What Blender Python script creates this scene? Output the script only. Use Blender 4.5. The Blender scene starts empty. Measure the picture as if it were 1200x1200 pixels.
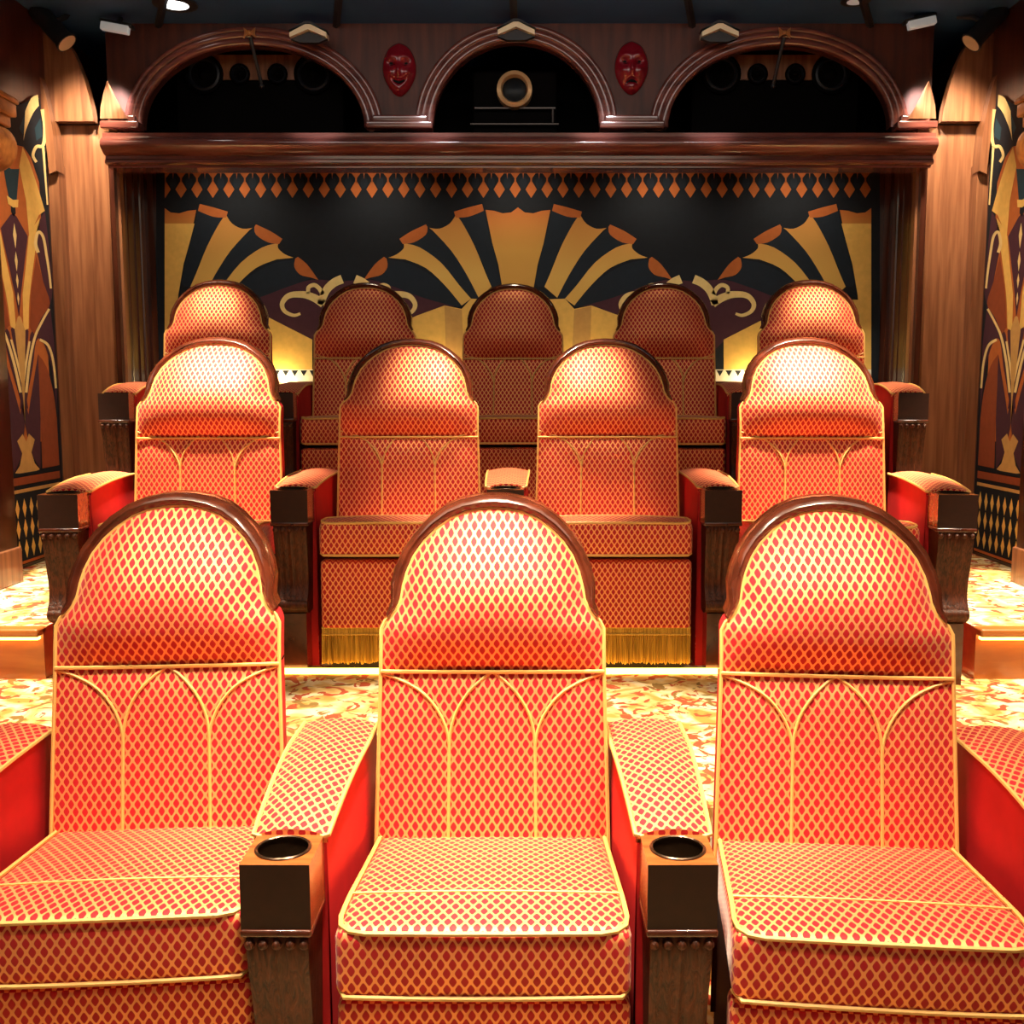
import bpy, bmesh, math, random
from mathutils import Vector, Matrix
random.seed(7)
C = bpy.context.scene.collection
PI = math.pi

# ------------------------------------------------------------------ camera
F = 1232.7; TH = math.radians(6.6); CAM = Vector((0.08, 0.0, 1.521)); CX = 620.0
def at(px, py, Y):
    """point of the plane y = Y seen at frame position px,py (used to read sizes off the photograph)"""
    a = (px - CX) / F; b = (600 - py) / F
    d = Vector((a, math.cos(TH) + b * math.sin(TH), -math.sin(TH) + b * math.cos(TH)))
    return CAM + d * (Y / d.y)
def atx(px, py, X):
    a = (px - CX) / F; b = (600 - py) / F
    d = Vector((a, math.cos(TH) + b * math.sin(TH), -math.sin(TH) + b * math.cos(TH)))
    return CAM + d * ((X - CAM.x) / d.x)
cam = bpy.data.cameras.new('camera'); co = bpy.data.objects.new('camera', cam); C.objects.link(co)
co.location = CAM; co.rotation_euler = (PI / 2 - TH, 0, 0)
cam.sensor_width = 36; cam.lens = 36 * F / 1200; cam.shift_x = -(CX - 600) / 1200
cam.clip_start = .05
bpy.context.scene.camera = co

# ------------------------------------------------------------------ mesh builder
class MB:
    def __init__(s): s.V = []; s.F = []; s.U = []; s.M = []
    def face(s, idx, mat=0, uv=None): s.F.append(tuple(idx)); s.M.append(mat); s.U.append(uv)
    def verts(s, vs):
        n = len(s.V); s.V += [Vector(v) for v in vs]; return n
    def poly(s, pts, mat=0): n = s.verts(pts); s.face(range(n, n + len(pts)), mat)
    def grid(s, fn, us, vs, mat=0, uvf=None, flip=False, matf=None):
        n = s.verts([fn(u, v) for v in vs for u in us]); nu = len(us)
        for j in range(len(vs) - 1):
            for i in range(nu - 1):
                q = [(i, j), (i + 1, j), (i + 1, j + 1), (i, j + 1)]
                if flip: q = q[::-1]
                uv = [uvf(us[a], vs[b]) for a, b in q] if uvf else None
                m = matf(us[i], vs[j]) if matf else mat
                s.face([n + b * nu + a for a, b in q], m, uv)
    def box(s, x0, x1, y0, y1, z0, z1, mat=0, xf=None):
        p = [(x, y, z) for z in (z0, z1) for y in (y0, y1) for x in (x0, x1)]
        if xf: p = [xf(*q) for q in p]
        n = s.verts(p)
        for q in ((0, 2, 3, 1), (4, 5, 7, 6), (0, 1, 5, 4), (2, 6, 7, 3), (0, 4, 6, 2), (1, 3, 7, 5)):
            s.face([n + i for i in q], mat)
    def tube(s, pts, r, n=6, mat=0, closed=False):
        pts = [Vector(p) for p in pts]; N = len(pts); rings = []
        up = None
        for i, p in enumerate(pts):
            if closed: t = pts[(i + 1) % N] - pts[i - 1]
            else: t = pts[min(i + 1, N - 1)] - pts[max(i - 1, 0)]
            t.normalize()
            if up is None:
                up = Vector((0, 0, 1)) if abs(t.z) < .8 else Vector((0, 1, 0))
            a = up - t * up.dot(t)
            if a.length < 1e-4: a = t.orthogonal()
            a.normalize(); up = a; b = t.cross(a)
            rr = r(i / (N - 1)) if callable(r) else r
            rings.append(s.verts([p + (a * math.cos(2 * PI * k / n) + b * math.sin(2 * PI * k / n)) * rr for k in range(n)]))
        for i in range(N if closed else N - 1):
            A = rings[i]; B = rings[(i + 1) % N]
            for k in range(n): s.face([A + k, A + (k + 1) % n, B + (k + 1) % n, B + k], mat)
        if not closed:
            s.face([rings[0] + k for k in range(n)][::-1], mat); s.face([rings[-1] + k for k in range(n)], mat)
    def lathe(s, prof, origin, axis='z', n=24, mat=0, matf=None):
        """prof = list of (radius, height along axis)"""
        o = Vector(origin); rings = []
        for r, h in prof:
            ps = []
            for k in range(n):
                c, d = r * math.cos(2 * PI * k / n), r * math.sin(2 * PI * k / n)
                if axis == 'z': ps.append(o + Vector((c, d, h)))
                elif axis == 'y': ps.append(o + Vector((c, -h, d)))      # height points to -y
                else: ps.append(o + Vector((h, c, d)))
            rings.append(s.verts(ps))
        for i in range(len(prof) - 1):
            m = matf(i) if matf else mat
            for k in range(n):
                s.face([rings[i] + k, rings[i] + (k + 1) % n, rings[i + 1] + (k + 1) % n, rings[i + 1] + k], m)
        if prof[0][0] > 1e-5: s.face([rings[0] + k for k in range(n)][::-1], matf(0) if matf else mat)
        if prof[-1][0] > 1e-5: s.face([rings[-1] + k for k in range(n)], matf(len(prof) - 2) if matf else mat)
    def prism(s, pts, axis, a0, a1, mat=0):
        """closed 2-D outline extruded along an axis: 'x' pts=(y,z); 'y' pts=(x,z); 'z' pts=(x,y)"""
        def P(p, a):
            return (a, p[0], p[1]) if axis == 'x' else (p[0], a, p[1]) if axis == 'y' else (p[0], p[1], a)
        n = len(pts); A = s.verts([P(p, a0) for p in pts]); B = s.verts([P(p, a1) for p in pts])
        for k in range(n): s.face([A + k, A + (k + 1) % n, B + (k + 1) % n, B + k], mat)
        s.face([A + k for k in range(n)][::-1], mat); s.face([B + k for k in range(n)], mat)
    def sphere(s, c, r, mat=0, nu=10, nv=6, sc=(1, 1, 1)):
        c = Vector(c)
        s.lathe([(max(r * math.sin(PI * i / nv), 1e-6), -r * math.cos(PI * i / nv)) for i in range(nv + 1)], c, 'z', nu, mat)
        if sc != (1, 1, 1):
            for i in range(len(s.V) - nu * (nv + 1), len(s.V)):
                d = s.V[i] - c; s.V[i] = c + Vector((d.x * sc[0], d.y * sc[1], d.z * sc[2]))
    def cushion(s, x0, x1, y0, y1, z0, z1, r, seg=(8, 8, 3), crown=0, mat=0, deform=None, matf=None):
        h = [(x1 - x0) / 2, (y1 - y0) / 2, (z1 - z0) / 2]; c = [(x0 + x1) / 2, (y0 + y1) / 2, (z0 + z1) / 2]
        def axis_pts(hh, n):
            e = [-hh, -hh + .3 * r, -hh + .62 * r, -hh + r]
            mid = [-(hh - r) + 2 * (hh - r) * i / n for i in range(1, n)]
            return e + mid + [-v for v in e[::-1]]
        A = [axis_pts(h[i], seg[i]) for i in range(3)]
        cache = {}
        def vid(p):
            k = tuple(round(v, 6) for v in p)
            if k not in cache:
                q = [max(-(h[i] - r), min(h[i] - r, p[i])) for i in range(3)]
                d = Vector([p[i] - q[i] for i in range(3)])
                if d.length > 1e-9: d = d.normalized() * r
                o = Vector(q) + d
                if p[2] > 0: o.z += crown * (1 - (p[0] / h[0]) ** 2) * (1 - (p[1] / h[1]) ** 2)
                o += Vector(c)
                if deform: o = Vector(deform(*o))
                cache[k] = s.verts([o])
            return cache[k]
        for ax in range(3):
            u, v = [(1, 2), (2, 0), (0, 1)][ax]
            for sg in (-1, 1):
                for i in range(len(A[u]) - 1):
                    for j in range(len(A[v]) - 1):
                        q = []
                        for a, b in ((i, j), (i + 1, j), (i + 1, j + 1), (i, j + 1)):
                            p = [0, 0, 0]; p[ax] = sg * h[ax]; p[u] = A[u][a]; p[v] = A[v][b]; q.append(vid(p))
                        if sg < 0: q = q[::-1]
                        s.face(q, matf(ax, sg) if matf else mat)
    def build(s, name, mats, parent=None, smooth=35, merge=False):
        me = bpy.data.meshes.new(name)
        me.from_pydata([tuple(v) for v in s.V], [], s.F)
        if not isinstance(mats, (list, tuple)): mats = [mats]
        for m in mats: me.materials.append(m)
        uvl = me.uv_layers.new(name='UVMap')
        for p in me.polygons:
            p.material_index = s.M[p.index]; uv = s.U[p.index]
            n = p.normal; ax = max(range(3), key=lambda i: abs(n[i]))
            for k, li in enumerate(p.loop_indices):
                if uv: uvl.data[li].uv = uv[k]
                else:
                    q = me.vertices[me.loops[li].vertex_index].co
                    uvl.data[li].uv = (q.y, q.z) if ax == 0 else (q.x, q.z) if ax == 1 else (q.x, q.y)
        if smooth:
            for p in me.polygons: p.use_smooth = True
            me.set_sharp_from_angle(angle=math.radians(smooth))
        bm = bmesh.new(); bm.from_mesh(me)
        if merge: bmesh.ops.remove_doubles(bm, verts=bm.verts, dist=1e-5)
        bmesh.ops.recalc_face_normals(bm, faces=bm.faces); bm.to_mesh(me); bm.free()
        o = bpy.data.objects.new(name, me); C.objects.link(o)
        if parent: o.parent = parent
        return o
def tag(o, label, cat, group=None, kind=None):
    o['label'] = label; o['category'] = cat
    if group: o['group'] = group
    if kind: o['kind'] = kind
    return o
def thing(name, label, cat, loc=(0, 0, 0), rz=0, group=None):
    o = bpy.data.objects.new(name, None); C.objects.link(o); o.empty_display_size = .1
    o.location = loc; o.rotation_euler = (0, 0, rz)
    return tag(o, label, cat, group)
def struct(mb, name, mats, smooth=35):
    o = mb.build(name, mats, None, smooth); o['kind'] = 'structure'; return o
def dup(root, loc, rz, label):
    r = root.copy(); C.objects.link(r); r.location = loc; r.rotation_euler = (0, 0, rz); r['label'] = label
    for ch in list(root.children):
        c = ch.copy(); C.objects.link(c); c.parent = r
        for g in list(ch.children):
            d = g.copy(); C.objects.link(d); d.parent = c
    return r
def lerp(tab, x):
    if x <= tab[0][0]: return tab[0][1]
    for (a, b), (c, d) in zip(tab, tab[1:]):
        if x <= c: return b + (d - b) * (x - a) / (c - a)
    return tab[-1][1]
def smooth_curve(pts, n=6):
    """Catmull-Rom through points"""
    P = [Vector(p) for p in pts]; out = []
    for i in range(len(P) - 1):
        p0 = P[max(i - 1, 0)]; p1 = P[i]; p2 = P[i + 1]; p3 = P[min(i + 2, len(P) - 1)]
        for k in range(n):
            t = k / n
            out.append(.5 * ((2 * p1) + (p2 - p0) * t + (2 * p0 - 5 * p1 + 4 * p2 - p3) * t * t + (3 * p1 - p0 - 3 * p2 + p3) * t ** 3))
    out.append(P[-1]); return out
def frange(a, b, n): return [a + (b - a) * i / n for i in range(n + 1)]

# ------------------------------------------------------------------ materials
class NT:
    def __init__(s, name):
        s.m = bpy.data.materials.new(name); s.m.use_nodes = True
        s.t = s.m.node_tree; s.b = s.t.nodes['Principled BSDF']
    def n(s, typ, **kw):
        o = s.t.nodes.new(typ)
        for k, v in kw.items(): setattr(o, k, v)
        return o
    def l(s, a, b): s.t.links.new(a, b)
    def math(s, op, a, b=None, c=None):
        o = s.n('ShaderNodeMath', operation=op)
        for i, v in enumerate((a, b, c)):
            if v is None: continue
            if isinstance(v, (int, float)): o.inputs[i].default_value = v
            else: s.l(v, o.inputs[i])
        return o.outputs[0]
    def mix(s, fac, a, b, blend='MIX'):
        o = s.n('ShaderNodeMix', data_type='RGBA', blend_type=blend)
        for i, v in ((0, fac), (6, a), (7, b)):
            if isinstance(v, (int, float)): o.inputs[i].default_value = v
            elif isinstance(v, tuple): o.inputs[i].default_value = (*v, 1)
            else: s.l(v, o.inputs[i])
        return o.outputs[2]
    def ramp(s, fac, stops):
        o = s.n('ShaderNodeValToRGB'); e = o.color_ramp.elements
        while len(e) < len(stops): e.new(.5)
        for k, (p, c) in enumerate(stops): e[k].position = p; e[k].color = (*c, 1)
        s.l(fac, o.inputs[0]); return o.outputs[0]
    def set(s, **kw):
        for k, v in kw.items():
            i = s.b.inputs[k.replace('_', ' ')]
            if isinstance(v, tuple) and len(v) == 3: v = (*v, 1)
            i.default_value = v
def plain(name, col, rough=.5, metal=0, coat=0, emit=0, ecol=None, noise=0, nscale=20, spec=.5):
    t = NT(name); t.set(Base_Color=col, Roughness=rough, Metallic=metal, Coat_Weight=coat, Coat_Roughness=.1)
    t.b.inputs['Specular IOR Level'].default_value = spec
    if emit: t.set(Emission_Color=ecol or col, Emission_Strength=emit)
    if noise:
        tc = t.n('ShaderNodeTexCoord'); nz = t.n('ShaderNodeTexNoise'); nz.inputs['Scale'].default_value = nscale
        nz.inputs['Detail'].default_value = 5; t.l(tc.outputs['Object'], nz.inputs['Vector'])
        c = t.mix(nz.outputs[0], tuple(v * (1 - noise) for v in col), tuple(min(1, v * (1 + noise)) for v in col))
        t.l(c, t.b.inputs['Base Color'])
    return t.m
def lattice(name, red, gold, a=.0224, b=.0345, w=.335, rough=.62):
    t = NT(name); t.set(Roughness=rough, Sheen_Weight=.25, Sheen_Roughness=.4)
    t.b.inputs['Specular IOR Level'].default_value = .3
    uv = t.n('ShaderNodeUVMap', uv_map='UVMap'); sp = t.n('ShaderNodeSeparateXYZ'); t.l(uv.outputs[0], sp.inputs[0])
    p = t.math('DIVIDE', sp.outputs[0], a); q = t.math('DIVIDE', sp.outputs[1], b)
    s1 = t.math('ADD', p, q); s2 = t.math('SUBTRACT', p, q)
    d1 = t.math('ABSOLUTE', t.math('SUBTRACT', t.math('FRACT', s1), .5))
    d2 = t.math('ABSOLUTE', t.math('SUBTRACT', t.math('FRACT', s2), .5))
    d = t.math('POWER', t.math('ADD', t.math('POWER', d1, 4), t.math('POWER', d2, 4)), .25)
    mr = t.n('ShaderNodeMapRange', interpolation_type='SMOOTHSTEP'); t.l(d, mr.inputs[0])
    mr.inputs[1].default_value = w - .035; mr.inputs[2].default_value = w + .035
    tc = t.n('ShaderNodeTexCoord'); nz = t.n('ShaderNodeTexNoise'); nz.inputs['Scale'].default_value = 9; nz.inputs['Detail'].default_value = 4
    t.l(tc.outputs['Object'], nz.inputs['Vector'])
    rv = t.mix(nz.outputs[0], tuple(v * .75 for v in red), tuple(v * 1.2 for v in red))
    c = t.mix(mr.outputs[0], rv, gold); t.l(c, t.b.inputs['Base Color'])
    t.l(t.math('MULTIPLY', mr.outputs[0], .55), t.b.inputs['Metallic'])
    t.l(t.math('SUBTRACT', rough, t.math('MULTIPLY', mr.outputs[0], .08)), t.b.inputs['Roughness'])
    bp = t.n('ShaderNodeBump'); bp.inputs['Strength'].default_value = .18; bp.inputs['Distance'].default_value = .004
    t.l(t.math('SUBTRACT', 1, mr.outputs[0]), bp.inputs['Height']); t.l(bp.outputs[0], t.b.inputs['Normal'])
    return t.m
def wood(name, dark, light, scale=(14, 14, 1.6), rough=.28, coat=.35, burl=False):
    t = NT(name); t.set(Roughness=rough, Coat_Weight=coat, Coat_Roughness=.12)
    tc = t.n('ShaderNodeTexCoord'); mp = t.n('ShaderNodeMapping'); mp.inputs['Scale'].default_value = scale
    t.l(tc.outputs['Object'], mp.inputs[0])
    nz = t.n('ShaderNodeTexNoise'); nz.inputs['Scale'].default_value = 2.2 if not burl else 3.5; nz.inputs['Detail'].default_value = 6
    nz.inputs['Distortion'].default_value = .4 if not burl else 2.2
    t.l(mp.outputs[0], nz.inputs['Vector'])
    c = t.ramp(nz.outputs[0], [(.28, dark), (.72, light)]); t.l(c, t.b.inputs['Base Color'])
    bp = t.n('ShaderNodeBump'); bp.inputs['Strength'].default_value = .06 if not burl else .35; bp.inputs['Distance'].default_value = .01
    t.l(nz.outputs[0], bp.inputs['Height']); t.l(bp.outputs[0], t.b.inputs['Normal'])
    return t.m
def carpet_mat(name):
    t = NT(name); t.set(Roughness=.95); t.b.inputs['Specular IOR Level'].default_value = .1
    tc = t.n('ShaderNodeTexCoord')
    def nz(sc, off, det=2, dist=1.2):
        mp = t.n('ShaderNodeMapping'); mp.inputs['Location'].default_value = off; t.l(tc.outputs['Object'], mp.inputs[0])
        o = t.n('ShaderNodeTexNoise'); o.inputs['Scale'].default_value = sc; o.inputs['Detail'].default_value = det
        o.inputs['Distortion'].default_value = dist; t.l(mp.outputs[0], o.inputs['Vector']); return o.outputs[0]
    base = t.ramp(nz(7, (0, 0, 0)), [(.36, (.6, .33, .08)), (.5, (.8, .6, .26)), (.62, (.88, .8, .55))])
    m1 = t.ramp(nz(9, (5, 3, 0), 2, 2.0), [(.55, (0, 0, 0)), (.59, (1, 1, 1))])
    m2 = t.ramp(nz(8, (9, 1, 2), 2, 2.0), [(.6, (0, 0, 0)), (.64, (1, 1, 1))])
    c = t.mix(m1, base, (.5, .09, .04)); c = t.mix(m2, c, (.3, .17, .05))
    t.l(c, t.b.inputs['Base Color'])
    bp = t.n('ShaderNodeBump'); bp.inputs['Strength'].default_value = .4; bp.inputs['Distance'].default_value = .006
    t.l(nz(180, (0, 0, 0), 3, 0), bp.inputs['Height']); t.l(bp.outputs[0], t.b.inputs['Normal'])
    return t.m
def cloth(name, col, var=.18, scale=30, rough=.8):
    return plain(name, col, rough, noise=var, nscale=scale, spec=.25)
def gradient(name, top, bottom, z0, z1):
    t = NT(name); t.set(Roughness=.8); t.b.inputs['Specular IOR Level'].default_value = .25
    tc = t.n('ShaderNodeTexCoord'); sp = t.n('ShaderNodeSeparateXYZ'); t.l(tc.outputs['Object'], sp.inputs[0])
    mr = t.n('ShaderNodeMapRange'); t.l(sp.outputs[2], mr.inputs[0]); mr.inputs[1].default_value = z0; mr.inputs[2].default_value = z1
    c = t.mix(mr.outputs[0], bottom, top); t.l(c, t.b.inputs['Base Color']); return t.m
def fringe_mat():
    t = NT('gold_fringe'); t.set(Roughness=.55)
    uv = t.n('ShaderNodeUVMap', uv_map='UVMap'); mp = t.n('ShaderNodeMapping'); mp.inputs['Scale'].default_value = (160, 6, 1)
    t.l(uv.outputs[0], mp.inputs[0]); nz = t.n('ShaderNodeTexNoise'); nz.inputs['Scale'].default_value = 1; t.l(mp.outputs[0], nz.inputs['Vector'])
    c = t.ramp(nz.outputs[0], [(.3, (.42, .24, .03)), (.7, (.9, .62, .1))]); t.l(c, t.b.inputs['Base Color']); return t.m

M_FAB = lattice('red_gold_lattice_fabric', (.47, .008, .017), (.92, .40, .15), w=.38)
M_RED = cloth('plain_red_velvet', (.5, .014, .018), .2, 14, .7)
M_GOLD = plain('gold_piping', (.72, .42, .12), .5)
M_FRINGE = fringe_mat()
M_CREST = wood('mahogany_crest', (.035, .008, .004), (.11, .024, .01), (6, 6, 6), .18, .6)
M_BOX = wood('box_wood_lit', (.2, .055, .015), (.4, .12, .03), (3, 22, 22), .25, .5)  # lit tone of the box wood, for top and sides
M_BOXF = wood('box_wood_shaded', (.02, .007, .004), (.03, .009, .005), (22, 3, 22), .4, .1)  # same box wood with shade painted in, for front and underside
M_BURL = wood('carved_burl', (.012, .004, .002), (.12, .03, .01), (22, 22, 4), .42, .0, True)
M_BURL.node_tree.nodes['Principled BSDF'].inputs['Specular IOR Level'].default_value = .3
M_BLACK = plain('black_base', (.012, .008, .008), .7)
M_CUP = plain('bronze_cup_lining', (.06, .035, .02), .25, .7)
M_MAHOG = wood('mahogany_panel', (.022, .005, .003), (.075, .018, .009), (10, 10, 1.2), .3, .3)
M_MOULD = wood('mahogany_moulding', (.09, .026, .022), (.22, .065, .048), (2, 14, 14), .18, .8)
M_BOARD = wood('red_brown_veneer', (.13, .042, .018), (.31, .13, .058), (16, 16, .9), .38, .2)
M_NICHE = plain('black_niche', (.0015, .0015, .002), .7, spec=.15)
M_SPK = plain('black_speaker', (.002, .0015, .0015), .8, spec=.08)
M_CEIL = plain('dark_blue_ceiling', (.018, .07, .2), .6, noise=.4, nscale=3)
M_RIB = plain('ceiling_rib', (.006, .007, .011), .5)
M_CARPET = carpet_mat('floral_carpet')
M_STEP = wood('amber_oak_riser', (.32, .09, .02), (.5, .17, .035), (1.5, 10, 10), .3, .3)
M_GILD = wood('gilded_wood', (.18, .05, .015), (.5, .2, .05), (9, 9, 9), .3, .5)
M_REDMASK = plain('red_lacquer', (.2, .004, .012), .25, coat=.6)
M_DARK = plain('matte_black', (.01, .01, .012), .5)
M_CHROME = plain('brass_ring', (.85, .52, .24), .3, .35)
M_CREAMLT = plain('pale_gold_metal', (.75, .62, .4), .35, .3)
M_LAMP = plain('lamp_lens', (1, .95, .85), .3, emit=6, ecol=(1, .95, .88))
M_LAMPDIM = plain('dim_lamp_lens', (.75, .82, .85), .3, emit=.12, ecol=(.8, .95, 1))
M_LED = plain('warm_led_strip', (1, .6, .15), .4, emit=9, ecol=(1, .5, .1))

# ------------------------------------------------------------------ seat builder
HW = [(.50, 1.04), (.905, 1.0), (.995, 1.0), (1.012, .965), (1.03, .885), (1.055, .835), (1.085, .815), (1.115, .785), (1.15, .725), (1.18, .64), (1.207, .53), (1.23, .40), (1.243, .27), (1.25, .12), (1.2515, .02)]
def make_seat(name, R, label, loc, rz, group):
    k, bw, sw = R['k'], R['bw'], R['sw']; yb, yp, yt = R['yb'] * k, R['yp'] * k, R['yt'] * k
    Z = lambda z: z * k
    root = thing(name, label, 'armchair', loc, rz, group)
    # base
    m = MB(); m.box(-sw * .92, sw * .92, .09, .6, 0, Z(.44)); m.build('base', M_BLACK, root, 0)
    # seat cushion
    hs, hl = Z(.583), Z(.447); yf = -.008
    ytop = yb + .10
    def dz(y): return -Z(.05) * max(0, (y - yf - .12)) / (ytop - .12)
    def taper(y): return 1 - .05 * max(0, y - yf) / ytop
    m = MB()
    m.cushion(-sw, sw, yf, ytop, hl, hs - .004, .026, (14, 12, 3), .016, deform=lambda x, y, z: (x * taper(y), y - .012 * (1 - (x / sw) ** 2) * (1 if z > hl + .03 else .6), z + dz(y)))
    m.build('seat_cushion', M_FAB, root)
    m = MB()
    side = [(sw * taper(y) - .006, y, hs - .004 + dz(y)) for y in frange(yb + .02, yf + .05, 10)]
    cor = [(sw - .012, yf + .022, hs - .006), (sw - .03, yf + .006, hs - .009)]
    fr = [(x, yf + .001 - .012 * (1 - (x / sw) ** 2), hs - .011 + .005 * (1 - (x / sw) ** 2)) for x in frange(sw - .06, -sw + .06, 14)]
    path = side + cor + fr + [(-x, y, z) for x, y, z in cor[::-1]] + [(-x, y, z) for x, y, z in side[::-1]]
    m.tube(path, .0052)
    low = [(x, yf + .0 - .007 * (1 - (x / sw) ** 2), hl + .008) for x in frange(sw - .02, -sw + .02, 14)]
    m.tube([(sw - .004, yf + .03, hl + .012)] + low + [(-sw + .004, yf + .03, hl + .012)], .005)
    m.build('seat_piping', M_GOLD, root)
    m = MB(); ys = yf + .135
    m.tube([(x, ys + .012 * (x / sw) ** 2, hs - .0035 + dz(ys) + .016 * (1 - (x / sw) ** 2) * (1 - ((ys - ytop / 2) / (ytop / 2)) ** 2)) for x in frange(-sw * .95, sw * .95, 14)], .003)
    m.build('seat_seam', M_GOLD, root)
    # footrest panel and fringe
    m = MB(); m.cushion(-sw, sw, .012, .09, Z(.172), Z(.432), .018, (14, 2, 6), 0)
    m.build('footrest_panel', M_FAB, root)
    m = MB(); n = 150; xs = frange(-sw, sw, n); rng = random.Random(3)
    jit = [rng.uniform(-.008, .006) for _ in xs]; wav = [rng.uniform(-.004, .004) for _ in xs]
    zt = Z(.178); zb = .038
    def ff(i, v):
        i = int(i); y = .03 + (.005 if i % 2 else -.004) * (1 if v < .8 else .2) + wav[i] * (1 - v)
        return (xs[i] + wav[i] * (1 - v) * .6, y, zb + jit[i] * (v < .05) + (zt - zb) * v)
    m.grid(ff, list(range(n + 1)), [0, .25, .5, .79, .8, 1], 0, lambda i, v: (xs[int(i)], v * .16))
    m.tube([(-sw, .024, zt - .032), (sw, .024, zt - .032)], .004, 5)
    m.tube([(-sw, .024, zt - .004), (sw, .024, zt - .004)], .004, 5)
    m.build('fringe', M_FRINGE, root)
    # backrest: lower panel
    z_line = R['zl']
    def ylean(z):                                   # front surface of the back without padding
        zb0, zp0, zt0 = .54, z_line, 1.283
        if z < zp0: return yb + (yp - yb) * (z - zb0) / (zp0 - zb0)
        t = (z - zp0) / (zt0 - zp0); s0 = (yp - yb) / (zp0 - zb0) * (zt0 - zp0)
        d = yt - yp; s0 = min(s0, d)
        return yp + s0 * t + (d - s0) * t * t
    def half(z): return bw * lerp(HW, z)
    def y_low(u, z): return ylean(z) - .022 * (1 - abs(u) ** 3) * min(1, (z_line - z) / .06 + .15)
    zs = frange(.49, z_line, 12); us = frange(-1, 1, 20)
    th = .075
    m = MB()
    m.grid(lambda u, z: (u * half(z), y_low(u, z), Z(z)), us, zs, 0, lambda u, z: (u * half(z), Z(z)))
    for sg in (-1, 1):
        m.grid(lambda t, z: (sg * (half(z) + .004 * math.sin(PI * t)), ylean(z) + th * t, Z(z)), frange(0, 1, 3), zs, 1, flip=sg < 0)
    m.build('backrest_panel', [M_FAB, M_RED], root, 60)
    # headrest
    zt_ = frange(z_line, 1.0, 10) + [1.012, 1.03, 1.055, 1.085, 1.115, 1.15, 1.18, 1.207, 1.23, 1.243, 1.25, 1.2515]
    BUL = [(z_line, 0), (z_line + .012, .012), (z_line + .04, .034), (z_line + .075, .056), (z_line + .11, .07), (z_line + .15, .078), (z_line + .19, .077), (1.16, .056), (1.21, .034), (1.24, .012), (1.2515, 0)]
    def y_head(u, z): return ylean(z) - lerp(BUL, z) * k * (max(0, 1 - abs(u) ** 3.2)) ** .8 * .95
    us = [-1, -.985, -.95, -.9] + frange(-.82, .82, 18) + [.9, .95, .985, 1]
    m = MB()
    m.grid(lambda u, z: (u * half(z), y_head(u, z), Z(z)), us, zt_, 0, lambda u, z: (u * half(z), Z(z) + .004))
    for sg in (-1, 1):
        m.grid(lambda t, z: (sg * half(z), ylean(z) + th * t, Z(z)), [0, .5, 1], zt_, 1, flip=sg < 0)
    m.build('headrest', [M_FAB, M_RED], root, 60)
    # piping on the back
    m = MB(); r = .0048
    e = .004
    outl = [(half(z) , ylean(z) - e, Z(z)) for z in frange(.50, .995, 14)] + [(half(z), ylean(z) - e, Z(z)) for z in zt_[11:]]
    full = outl + [(-x, y, z) for x, y, z in outl[::-1]]
    m.tube(full, r, 6)
    m.build('back_piping', M_GOLD, root)
    m = MB()
    m.tube([(u * half(z_line), ylean(z_line) - .007 - .006 * (1 - u * u), Z(z_line) - .002) for u in frange(-1, 1, 16)], r, 6)
    m.build('headrest_piping', M_GOLD, root)
    m = MB(); zf = .745
    for sg in (-1, 1):
        def pt(u, z): return (sg * u * half(z), y_low(u, z) - .0015, Z(z))
        fork = .375
        vert = [pt(fork, z) for z in frange(.50, zf, 8)]
        m.tube(vert, .0042, 6)
        a = [(fork, zf), (fork - .012, zf + .035), (fork - .06, zf + .075), (fork - .15, zf + .112), (fork - .27, zf + .14), (.0, zf + .157)]
        b = [(fork, zf), (fork + .025, zf + .035), (fork + .1, zf + .075), (fork + .23, zf + .112), (fork + .42, zf + .137), (.985, zf + .152)]
        for q in (a, b):
            c = smooth_curve([(u, z, 0) for u, z in q], 4)
            m.tube([pt(p.x, p.y) for p in c], .004, 6)
    m.build('arch_piping', M_GOLD, root)
    # wooden crest rail round the headrest
    m = MB()
    zc_ = [1.02, 1.04, 1.06, 1.085, 1.115, 1.15, 1.18, 1.207, 1.23, 1.243, 1.25, 1.2515]
    inner = [(half(z), z * k, ylean(z)) for z in zc_]
    inner = inner + [(0, zc_[-1] * k, ylean(zc_[-1]))] + [(-x, z, y) for x, z, y in inner[::-1]]
    prof = [(-.004, .0), (.006, -.012), (.016, -.016), (.026, -.008), (.030, .01), (.030, .075), (.024, .088), (-.004, .088)]
    N = len(inner); rings = []
    for i, (x, z, y) in enumerate(inner):
        a = inner[max(i - 1, 0)]; b = inner[min(i + 1, N - 1)]
        tx, tz = b[0] - a[0], b[1] - a[1]; L = math.hypot(tx, tz) or 1; nx, nz = tz / L, -tx / L
        if nx * x + nz * (z - 1.0 * k) < 0: nx, nz = -nx, -nz
        s_ = min(1, .35 + min(i, N - 1 - i) * .25)
        rings.append(m.verts([(x + nx * p * k * s_, y + d * k, z + nz * p * k * s_) for p, d in prof]))
    n = len(prof)
    for i in range(N - 1):
        for j in range(n): m.face([rings[i] + j, rings[i] + (j + 1) % n, rings[i + 1] + (j + 1) % n, rings[i + 1] + j])
    m.face([rings[0] + j for j in range(n)][::-1]); m.face([rings[-1] + j for j in range(n)])
    m.build('crest_rail', M_CREST, root, 50)
    # back shell closing the rear
    m = MB(); zz = frange(.10, .95, 8) + zt_[1:-1]
    m.grid(lambda u, z: (u * half(max(z, .5)) * .99, ylean(max(z, .45)) + th + .01 * (1 - u * u), Z(z)), frange(-1, 1, 8), zz, flip=True)
    m.build('back_shell', M_CREST, root, 60)
    return root

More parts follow.
